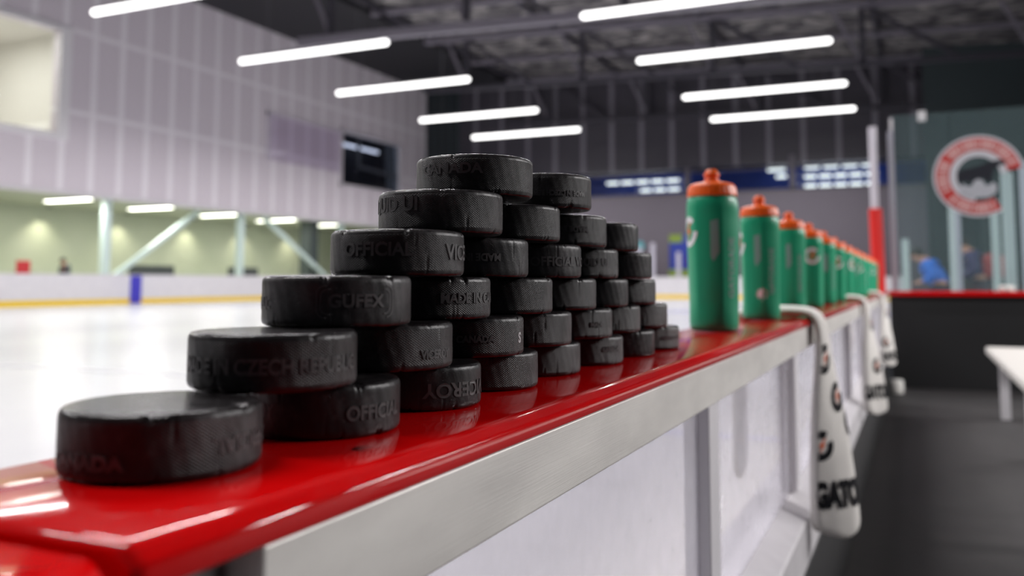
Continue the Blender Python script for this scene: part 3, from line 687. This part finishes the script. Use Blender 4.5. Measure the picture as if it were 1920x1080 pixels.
bp_ = bottle_proto()
rots = [-148, -163, -160, -72, -150, -75, -20, -120, -70, -160, -90, -60, -100]
bl = ['nearest and largest green squeeze bottle with orange cap, right of the pucks', 'second green bottle with orange cap, showing a small white leaf near its base', 'third green bottle with orange cap, left of the nearest towel', 'fourth green bottle in the row, round white logo facing the camera']
for i in range(13):
    b_ = bp_ if i == 0 else copy_tree(bp_)
    if i == 1: add_leaf(b_)
    b_.location = (-.007, 1.109 + .453*i, .0003); b_.rotation_euler.z = R(rots[i] + 0)
    tag(b_, bl[i] if i < 4 else ('green bottle with orange cap, last in the row beside the red padded post' if i == 12 else 'green bottle with orange cap, %s in the row counted from the camera' % (ordn + ['ninth', 'tenth', 'eleventh', 'twelfth'])[i]), 'bottle', 'green sports bottles on the red rail')

# ------------------------------------------------------------------ towels
def towel(y0, seed, label, drop=.43, flare=.053, seed_logo=0, turn=38, wtop=.13):
    rnd = random.Random(seed)
    r = empty('towel', (0, y0, 0)); tag(r, label, 'towel', 'white towels hanging over the rail')
    # centre path over the rail: ice side up, across, down the bench side
    path = [(-.076, -.345), (-.0755, -.24), (-.0745, -.12), (-.073, -.03), (-.070, -.004), (-.059, .013), (-.03, .0145), (.02, .0150), (.055, .0148), (.077, .0105), (.0895, .0000), (.0945, -.018), (.0955, -.045)]
    n = 12; x0 = .0955
    for i in range(1, n+1):
        t = i / n; path.append((x0 + .019*t, -.045 - (drop-.045)*t))
    M_ = 48; rows = []; L = len(path); sd = seed * 1.3
    def tt(z): return max(0, min(1, (-z - .045) / (drop - .045)))
    def shape(t):
        return wtop/2*(1 - t*.05), .012 + .011*t, R(turn) * (t*t*(3-2*t))**.6
    def sect(u, hw, th):
        cu, su = cos(u), sin(u)
        return hw * abs(cu)**.75 * (1 if cu > 0 else -1), th * abs(su)**.8 * (1 if su > 0 else -1)
    for i, (x, z) in enumerate(path):
        a = path[max(0, i-1)]; b = path[min(L-1, i+1)]
        tx, tz = b[0]-a[0], b[1]-a[1]; l = hypot(tx, tz); nx, nz = -tz/l, tx/l
        hang = i >= 12; t = tt(z) if hang else 0
        hw, th, tw = shape(t)
        if not hang: th = .0100; tw = 0
        row = []
        for j in range(M_):
            u = 2*pi*j/M_; py, pn = sect(u, hw, th)
            if hang:
                pn *= 1 + .22*t*sin(3*u + sd)
                W = (sin(tw), cos(tw)); D = (cos(tw), -sin(tw))
                row.append((x + W[0]*py + D[0]*pn, W[1]*py + D[1]*pn, z - .018*t*(1 - abs(cos(u)))))
            else:
                if nx < 0 or i < 5: pass
                row.append((x + nx*pn, py, z + nz*pn))
        rows.append(row)
    body = MB().grid(rows, True, True, True).build('towel_cloth', MTOW, r)
    ss = body.modifiers.new('sub', 'SUBSURF'); ss.levels = 1; ss.render_levels = 2
    def P(u_, z):
        """point on the broad face turned towards the bench and the camera; u_ runs left to right"""
        t = tt(z); hw, th, tw = shape(t); x = x0 + .019*t
        k = max(-.985, min(.985, u_/hw)); c = abs(k)**(1/.75); ua = math.acos(c if k > 0 else -c)
        pn = th * sin(ua)**.8 * (1 + .22*t*sin(3*ua + sd)) + .0012
        W = (sin(tw), cos(tw)); D = (cos(tw), -sin(tw)); k *= 1.01
        return (x + W[0]*k*hw + D[0]*pn, W[1]*k*hw + D[1]*pn, z)
    def logo(uw, z, rr=.030):
        g = MB(); n_ = 40; vs = []; fs = []; hw = shape(tt(z))[0]
        for i in range(n_+1):
            a = 2*pi*i/n_
            for ri in (rr*.50, rr*.67, rr*.84, rr): vs.append((uw + ri*cos(a), z + ri*sin(a)))
        for i in range(n_):
            a = math.degrees(2*pi*(i+.5)/n_)
            if 20 < a < 60: continue
            for j in range(3):
                f = (i*4+j, i*4+j+1, i*4+j+5, i*4+j+4)
                if all(abs(vs[v][0]) < hw*.97 for v in f): fs.append(f)
        g.add([P(*v) for v in vs], fs)
        if fs: g.build('ring_logo', MTBK, r)
        b_ = [(.25, .5), (-.3, -.05), (-.05, -.05), (-.15, -.5), (.32, .12), (.08, .12), (.4, .5)]
        if abs(uw) < hw - rr*.4:
            MB().add([P(uw + x_*rr*.9, z + y_*rr) for x_, y_ in b_] + [P(uw, z)], [(i, (i+1) % 7, 7) for i in range(7)]).build('bolt_logo', MPRO, r)
    for uw, z in (((-.048, -.080), (.012, -.160), (-.050, -.252), (.064, -.215)), ((.0, -.085), (.012, -.25)), ((.01, -.1), (-.03, -.27)))[seed_logo]:
        logo(uw, z)
    vs, fs = text_geo('GATORADE', .066, .0045, 0, 1.0)
    vs2, fs2 = refine(vs, fs, 2); xs0 = min(v[0] for v in vs2); hw = shape(.8)[0]
    pts = [((v[0]-xs0)*.62 - hw*1.10, -.352 + v[1]) for v in vs2]
    fs3 = [f for f in fs2 if all(abs(pts[i][0]) < hw*.98 for i in f)]
    MB().add([P(*v) for v in pts], fs3).build('lettering', MTBK, r)
    return r
def refine(vs, fs, n):
    import bmesh
    bm = bmesh.new(); V = [bm.verts.new((v[0], v[1], 0)) for v in vs]
    for f in fs:
        try: bm.faces.new([V[i] for i in f])
        except ValueError: pass
    bmesh.ops.triangulate(bm, faces=bm.faces[:])
    for _ in range(n): bmesh.ops.subdivide_edges(bm, edges=[e_ for e_ in bm.edges if e_.calc_length() > .004], cuts=1); bmesh.ops.triangulate(bm, faces=[f for f in bm.faces if len(f.verts) > 3])
    bm.verts.index_update(); out = ([tuple(v.co) for v in bm.verts], [tuple(v.index for v in f.verts) for f in bm.faces]); bm.free(); return out
towel(1.685, 3, 'nearest white towel with black ring logos, hanging over the rail right of the third bottle', .43, seed_logo=0)
towel(3.50, 5, 'second white towel with ring logo and orange bolt, hanging further along the rail', .43, seed_logo=1)
towel(5.35, 8, 'third white towel hanging near the end of the rail', .40, seed_logo=2)

# ------------------------------------------------------------------ end of bench: black board, red cap, glass, posts
e = empty('end_boards', (.08, 7.40, -.75)); tag(e, 'black end board of the bench with a red cap, under the glass', 'boards')
MB().box(0, 4.2, 0, .08, 0, .722).build('black_panel', MBLK, e, .004)
MB().box(-.01, 4.2, -.04, .14, .722, .757).build('cap_rail', MRED, e, .006)
g = empty('glass_shield', (.10, 7.49, .0075)); tag(g, 'tall glass shield standing on the red cap of the bench end', 'glass')
for i, (x0, x1) in enumerate(((.03, .45), (.455, 1.22), (1.225, 2.4))):
    MB().box(x0, x1, 0, .012, 0, 1.42).build('glass_pane', MGLS, g)
MB().box(.02, .045, -.01, .03, 0, 1.40).build('edge_channel', MALU2, g)
MB().box(.23, .29, -.02, .03, 1.36, 1.44).build('top_clamp', mat('clamp_white', (.7, .7, .72), .4), g, .005)
# logo sticker on the glass
MLR = mat('logo_red', (.50, .04, .035), .5); MLWh = mat('logo_white', (.55, .56, .60), .5); MLD = mat('logo_black', (.012, .014, .022), .5)
lg = empty('club_sticker', (.745, 7.482, .905)); tag(lg, 'round red and white club sticker with a black bear on the glass', 'sticker')
def disc_arc(r0, r1, a0, a1, y, name, m, n=64):
    q = MB(); vs = []; fs = []
    for i in range(n+1):
        a = R(a0 + (a1-a0)*i/n)
        for rr in (r0, r1): vs += [(rr*cos(a), y, rr*sin(a)), (rr*cos(a), y + .002, rr*sin(a))]
    for i in range(n):
        k = i*4
        fs += [(k, k+2, k+6, k+4), (k+1, k+5, k+7, k+3), (k, k+4, k+5, k+1), (k+2, k+3, k+7, k+6)]
    fs += [(0, 1, 3, 2), (4*n, 4*n+2, 4*n+3, 4*n+1)]
    return q.add(vs, fs).build(name, m, lg)
RL = .305
disc_arc(RL*.98, RL*1.05, 15, 300, 0, 'outer_rim', MLWh)
disc_arc(RL*.66, RL*.985, 10, 300, -.001, 'red_ring', MLR)
disc_arc(RL*.50, RL*.665, 5, 262, -.002, 'white_ring', MLWh)
# pale strokes round the ring (the lettering is too blurred to read)
q = MB()
for i in range(29):
    a = R(291 - i * 9.6)
    if i in (8, 15): continue
    w_ = .011 + .006*((i*7) % 3); ca, sa = cos(a), sin(a)
    for rr, hh in ((RL*.74, .010), (RL*.83, .014), (RL*.91, .010)) if i % 3 else ((RL*.83, .034),):
        q.add([(ca*(rr+dr*hh) - sa*dw*w_, y, sa*(rr+dr*hh) + ca*dw*w_) for y in (-.005, -.003) for dr, dw in ((-1, -1), (-1, 1), (1, 1), (1, -1))], [(0,1,2,3), (4,7,6,5), (0,4,5,1), (1,5,6,2), (2,6,7,3), (3,7,4,0)])
q.build('ring_marks', mat('logo_pale_red', (.66, .36, .35), .5), lg)
bear = [(-.47, -.14), (-.50, .02), (-.44, .14), (-.30, .19), (-.08, .22), (.12, .29), (.30, .36), (.44, .39), (.56, .38), (.64, .31), (.60, .27), (.46, .24), (.36, .14), (.31, .0), (.30, -.16), (.19, -.16), (.13, -.06), (-.06, -.08), (-.14, -.16), (-.26, -.16), (-.30, -.1), (-.36, -.16)]
n_ = len(bear); q = MB(); q.add([(x*RL, y, z*RL) for y in (-.004, -.001) for x, z in bear], [tuple(range(n_)), tuple(range(n_, 2*n_))[::-1]] + [(i, (i+1) % n_, (i+1) % n_+n_, i+n_) for i in range(n_)]); q.build('bear_figure', MLD, lg)
ci = [(-.40, -.48), (-.44, -.30), (-.36, -.18), (-.27, -.26), (-.16, -.26), (-.10, -.13), (.0, -.08), (.10, -.13), (.16, -.26), (.25, -.24), (.34, -.17), (.42, -.28), (.38, -.46), (.2, -.56), (-.2, -.56)]
n_ = len(ci); q = MB(); q.add([(x*RL, y, z*RL) for y in (-.006, -.0035) for x, z in ci], [tuple(range(n_)), tuple(range(n_, 2*n_))[::-1]] + [(i, (i+1) % n_, (i+1) % n_+n_, i+n_) for i in range(n_)]); q.build('grey_crest', mat('logo_grey', (.42, .44, .48), .5), lg)
# padded post at the end of the rail
p_ = empty('padded_post', (-.005, 7.33, 0)); tag(p_, 'white post with a red padded lower half at the far end of the rail', 'post')
MB().bar((0, 0, 0), (0, 0, 1.32), .030, 20).build('white_tube', mat('post_white', (.66, .63, .70), .4), p_)
MB().bar((.012, 0, .0), (.004, 0, .66), .050, 24).build('red_padding', mat('post_red', (.75, .02, .015), .45), p_)
sp_ = MB().box(-.022, .022, -.03, .03, 0, 1.28).build('glass_stanchion', mat('stanchion_grey', (.42, .42, .48), .4, metal=.2)); sp_.location = (.125, 7.41, .0075)
tag(sp_, 'grey metal glass stanchion just right of the padded post', 'stanchion')
# more glass edges beyond
mg = mat('glass_edge_pale', (.60, .66, .66), .3); mg2 = mat('channel_lilac', (.52, .50, .58), .4)
specs = [(.62, 9.6, 1.0, mg, .05, 'pale glass edge beyond the shield, behind the blue jacket'), (.66, 9.3, .80, mg2, .05, 'lilac metal channel between the two people'), (1.06, 10.4, .95, mg, .07, 'pale glass edge rising behind the red backpack'), (1.17, 10.2, 1.22, mg, .10, 'second pale glass edge right of the red backpack'), (1.31, 10.0, 1.30, mg2, .08, 'lilac glass edge near the right side of the photo'), (1.47, 10.6, 1.32, mg, .12, 'rightmost pale glass edge at the photo border'), (.17, 11.5, .60, mg, .08, 'short pale post beyond the shield left of the people')]
for x, y, h, m_, w_, lab in specs:
    o_ = MB().box(-w_/2, w_/2, -.06, .06, -.77, h).build('glass_stanchion', m_); o_.location = (x, y, 0); tag(o_, lab, 'stanchion')
MGLC = glass_mat('clear_glass', (.95, .98, .98), .03, .02)
for i, (x0, x1, y, h) in enumerate(((.9, 3.2, 11.2, 1.25), (1.1, 3.4, 11.9, 1.0))):
    o_ = MB().box(x0, x1, y, y + .012, -.77, h).build('glass_shield', MGLC); tag(o_, ['hazy glass pane beyond the bench end, behind the people', 'second hazy glass pane further beyond the bench end'][i], 'glass')
# small round white object on the cap and white object on floor
o_ = MB().lathe([(0, 0), (.048, 0), (.052, .01), (.052, .035), (.045, .045), (0, .045)], 24, cap=False).build('tape_roll', MTOW); o_.location = (.90, 7.41, .0075); tag(o_, 'small white roll lying on the red cap below the red backpack', 'tape roll')
o_ = MB().lathe([(0, 0), (.045, 0), (.048, .01), (.048, .09), (.04, .10), (0, .10)], 24, cap=False).build('paper_cup', MTOW); o_.location = (.118, 7.0, -.75); tag(o_, 'small white cup on the black floor below the last towel', 'cup')

# ------------------------------------------------------------------ players bench
pb = empty('players_bench', (.66, 1.2, -.75)); tag(pb, 'long white bench on dark floor at the right edge', 'bench')
MB().box(0, .32, 0, 4.9, .375, .42).build('seat', MBENCH, pb, .012, 3)
for y in (.3, 1.8, 3.3, 4.72):
    MB().box(.06, .11, y - .03, y + .03, 0, .375).box(.22, .27, y - .03, y + .03, 0, .375).box(.06, .27, y - .03, y + .03, .33, .375).build('leg', MALU2, pb)

# ------------------------------------------------------------------ behind the far end boards
for i, (x, h) in enumerate(((-14.2, 1.9), (-13.35, 2.0), (-12.6, 2.2), (-11.2, 1.7), (-3.9, 2.0))):
    o_ = MB().box(-.11, .11, -.05, .05, .35, h).build('glass_stanchion', mg2); o_.location = (x, 46.2, 0)
    tag(o_, ['pale stanchion above the end boards nearest the puck stack', 'second pale stanchion above the end boards right of the pucks', 'tall pale stanchion left of the blue banner', 'pale stanchion behind the nearest bottle', 'pale stanchion above the far bottles'][i], 'stanchion')
bn = empty('wall_banner', (-11.3, 48.4, 0)); tag(bn, 'blue banner with green edges on the end wall left of the nearest bottle', 'banner')
MB().box(-.95, .95, -.03, 0, .45, 2.75).build('blue_sheet', mat('banner_blue', (.03, .06, .42), .5), bn)
MB().box(-.95, -.2, -.04, -.031, 2.3, 2.75).box(-1.0, .3, -.04, -.031, .35, .8).box(.72, .95, -.04, -.031, .45, 2.4).build('green_patch', mat('banner_green', (.28, .40, .06), .5), bn)
MB().box(.1, .5, -.045, -.032, 1.0, 1.6).build('red_patch', mat('banner_red', (.35, .03, .05), .5), bn)
o_ = MB().lathe([(0, -.76), (.28, -.76), (.30, -.73), (.30, 1.5), (.25, 1.6), (0, 1.6)], 20, cap=False).build('red_padding', mat('barrel_red', (.6, .04, .02), .5)); o_.location = (-13.75, 47.4, -.0); tag(o_, 'small red padded shape above the end boards beside the puck stack', 'padding')
o_ = MB().bar((0, 0, 0), (0, .06, 0), .28, 24).build('teal_sign', mat('sign_teal', (.12, .45, .50), .5)); o_.location = (-14.0, 48.44, 2.15); tag(o_, 'round teal wall sign just right of the puck stack', 'sign')

# ------------------------------------------------------------------ people
SKIN = mat('skin', (.55, .27, .18), .6); HAIR = mat('dark_hair', (.02, .015, .012), .7); JEAN = mat('dark_trousers', (.03, .03, .05), .8)
def skinned(name, pts, edges, radii, m, parent):
    me = bpy.data.meshes.new(name); me.from_pydata(pts, edges, []); me.update()
    o = bpy.data.objects.new(name, me); COL.objects.link(o); o.parent = parent
    sk = o.modifiers.new('skin', 'SKIN'); sk.use_smooth_shade = True
    for i, rr in enumerate(radii): me.skin_vertices[0].data[i].radius = rr if isinstance(rr, tuple) else (rr, rr)
    me.skin_vertices[0].data[0].use_root = True
    s = o.modifiers.new('sub', 'SUBSURF'); s.levels = 1; s.render_levels = 2
    me.materials.append(m); return o
def person(loc, rz, H, jacket, label, lean=.0, headdown=.0, pack=None):
    r = empty('person', loc, rz); tag(r, label, 'person'); s = H / 1.7
    # faces local -X ; y sideways
    def P(x, y, z):
        if z > .9: dz = z - .9; x, z = x - dz*sin(lean), .9 + dz*cos(lean)
        return (x*s, y*s, z*s)
    hx = -.05 - headdown*.05; hz = 1.56 - headdown*.05
    pts = [P(0, 0, .92), P(0, 0, 1.10), P(0, 0, 1.32), P(0, 0, 1.43), P(-.03, 0, 1.50), P(hx, 0, hz), P(hx - .02, 0, hz + .10),
           P(0, .10, .86), P(-.02, .11, .48), P(.02, .11, .08), P(-.10, .12, .03),
           P(0, -.10, .86), P(-.02, -.11, .48), P(.02, -.11, .08), P(-.10, -.12, .03),
           P(0, .19, 1.38), P(-.03, .24, 1.12), P(-.22, .16, 1.02), P(-.30, .12, 1.00),
           P(0, -.19, 1.38), P(-.03, -.24, 1.12), P(-.22, -.16, 1.02), P(-.30, -.12, 1.00)]
    ed = [(0,1),(1,2),(2,3),(3,4),(4,5),(5,6),(0,7),(7,8),(8,9),(9,10),(0,11),(11,12),(12,13),(13,14),(3,15),(15,16),(16,17),(17,18),(3,19),(19,20),(20,21),(21,22)]
    rd = [.12, .12, .14, .085, .055, .085, .075, .085, .06, .045, .04, .085, .06, .045, .04, .06, .048, .038, .035, .06, .048, .038, .035]
    skinned('body', pts, ed, [q_*s for q_ in rd], SKIN, r)
    # jacket over torso and arms
    jp = [pts[0], pts[1], pts[2], pts[3], pts[15], pts[16], pts[17], pts[19], pts[20], pts[21]]
    je = [(0,1),(1,2),(2,3),(3,4),(4,5),(5,6),(3,7),(7,8),(8,9)]
    skinned('jacket', jp, je, [q_*s for q_ in (.15, .15, .17, .10, .085, .068, .055, .085, .068, .055)], jacket, r)
    tp = [pts[0], pts[7], pts[8], pts[9], pts[11], pts[12], pts[13]]
    skinned('trousers', tp, [(0,1),(1,2),(2,3),(0,4),(4,5),(5,6)], [q_*s for q_ in (.135, .10, .075, .06, .10, .075, .06)], JEAN, r)
    # head extras
    hc = Vector(pts[5]).lerp(Vector(pts[6]), .6)
    q = MB(); rows = []
    for j in range(9):
        ph = pi*.62*j/8
        rows.append([(hc.x + .022*s + .108*s*sin(ph)*cos(2*pi*i/20), hc.y + .092*s*sin(ph)*sin(2*pi*i/20), hc.z + .02*s + .118*s*cos(ph)) for i in range(20)])
    q.grid(rows, True); h_ = q.build('hair', HAIR, r)
    MB().lathe([(0, -.02*s), (.014*s, -.012*s), (.008*s, .012*s), (0, .02*s)], 10, (hc.x - .092*s, hc.y, hc.z - .025*s), cap=False).build('nose', SKIN, r)
    for sy in (-1, 1):
        MB().lathe([(0, -.011*s), (.009*s, 0), (0, .011*s)], 10, (hc.x - .078*s, hc.y + sy*.032*s, hc.z + .002*s), cap=False).build('eye', HAIR, r)
        MB().lathe([(0, -.03*s), (.014*s, 0), (0, .03*s)], 10, (hc.x, hc.y + sy*.088*s, hc.z - .01*s), cap=False).build('ear', SKIN, r)
    for k_, sy in ((18, 1), (22, -1)):
        hp = Vector(pts[k_])
        for f in range(4):
            MB().bar(hp + Vector((0, (f-1.5)*.018*s, 0)), hp + Vector((-.075*s + abs(f-1.5)*.006, (f-1.5)*.02*s, -.03*s)), .009*s, 8, .007*s).build('finger', SKIN, r)
        MB().bar(hp + Vector((.01*s, -sy*.03*s, .01*s)), hp + Vector((-.045*s, -sy*.05*s, -.005*s)), .010*s, 8, .008*s).build('thumb', SKIN, r)
    if pack:
        b = Vector(P(.20, 0, 1.18)); rows = []
        for j in range(11):
            t = -1 + 2*j/10; w_ = (1 - abs(t)**3)**.5 if abs(t) < 1 else .05
            rows.append([(b.x + .19*s*w_*cos(2*pi*i/20), b.y + .17*s*w_*sin(2*pi*i/20), b.z + .24*s*t) for i in range(20)])
        bk = MB().grid(rows, True, True, True).build('backpack', pack, r)
        bk['label'] = 'red backpack'
        MB().lathe([(0, -.10*s), (.09*s, -.08*s), (.11*s, 0), (.09*s, .08*s), (0, .10*s)], 18, (b.x + .07*s, b.y, b.z - .06*s), cap=False).build('backpack_pocket', mat('pack_bright_red', (.62, .03, .03), .6), bk)
    return r
pa = person((.66, 15.3, -.77), R(0), 1.44, mat('blue_jacket', (.01, .14, .62), .6), 'person in a bright blue jacket with head bowed, behind the glass', .38, 1); pa.scale = (1.3, 1.2, 1)
pc = person((1.22, 15.5, -.77), R(0), 1.58, mat('navy_jacket', (.03, .02, .09), .7), 'person in a dark purple jacket with a red backpack, behind the glass', .25, .6, mat('dark_red_pack', (.40, .02, .025), .6)); pc.scale = (1.25, 1.2, 1)
person((-30.2, 24.1, -.74), R(90), 1.75, mat('grey_blue_coat', (.05, .07, .09), .7), 'blurred person in dark clothing behind the far boards, left of the leftmost column', .15, .4)

# ------------------------------------------------------------------ lift everything to bench-floor zero
for o in list(COL.objects):
    if o.parent is None and o is not cam: o.location.z += LIFT
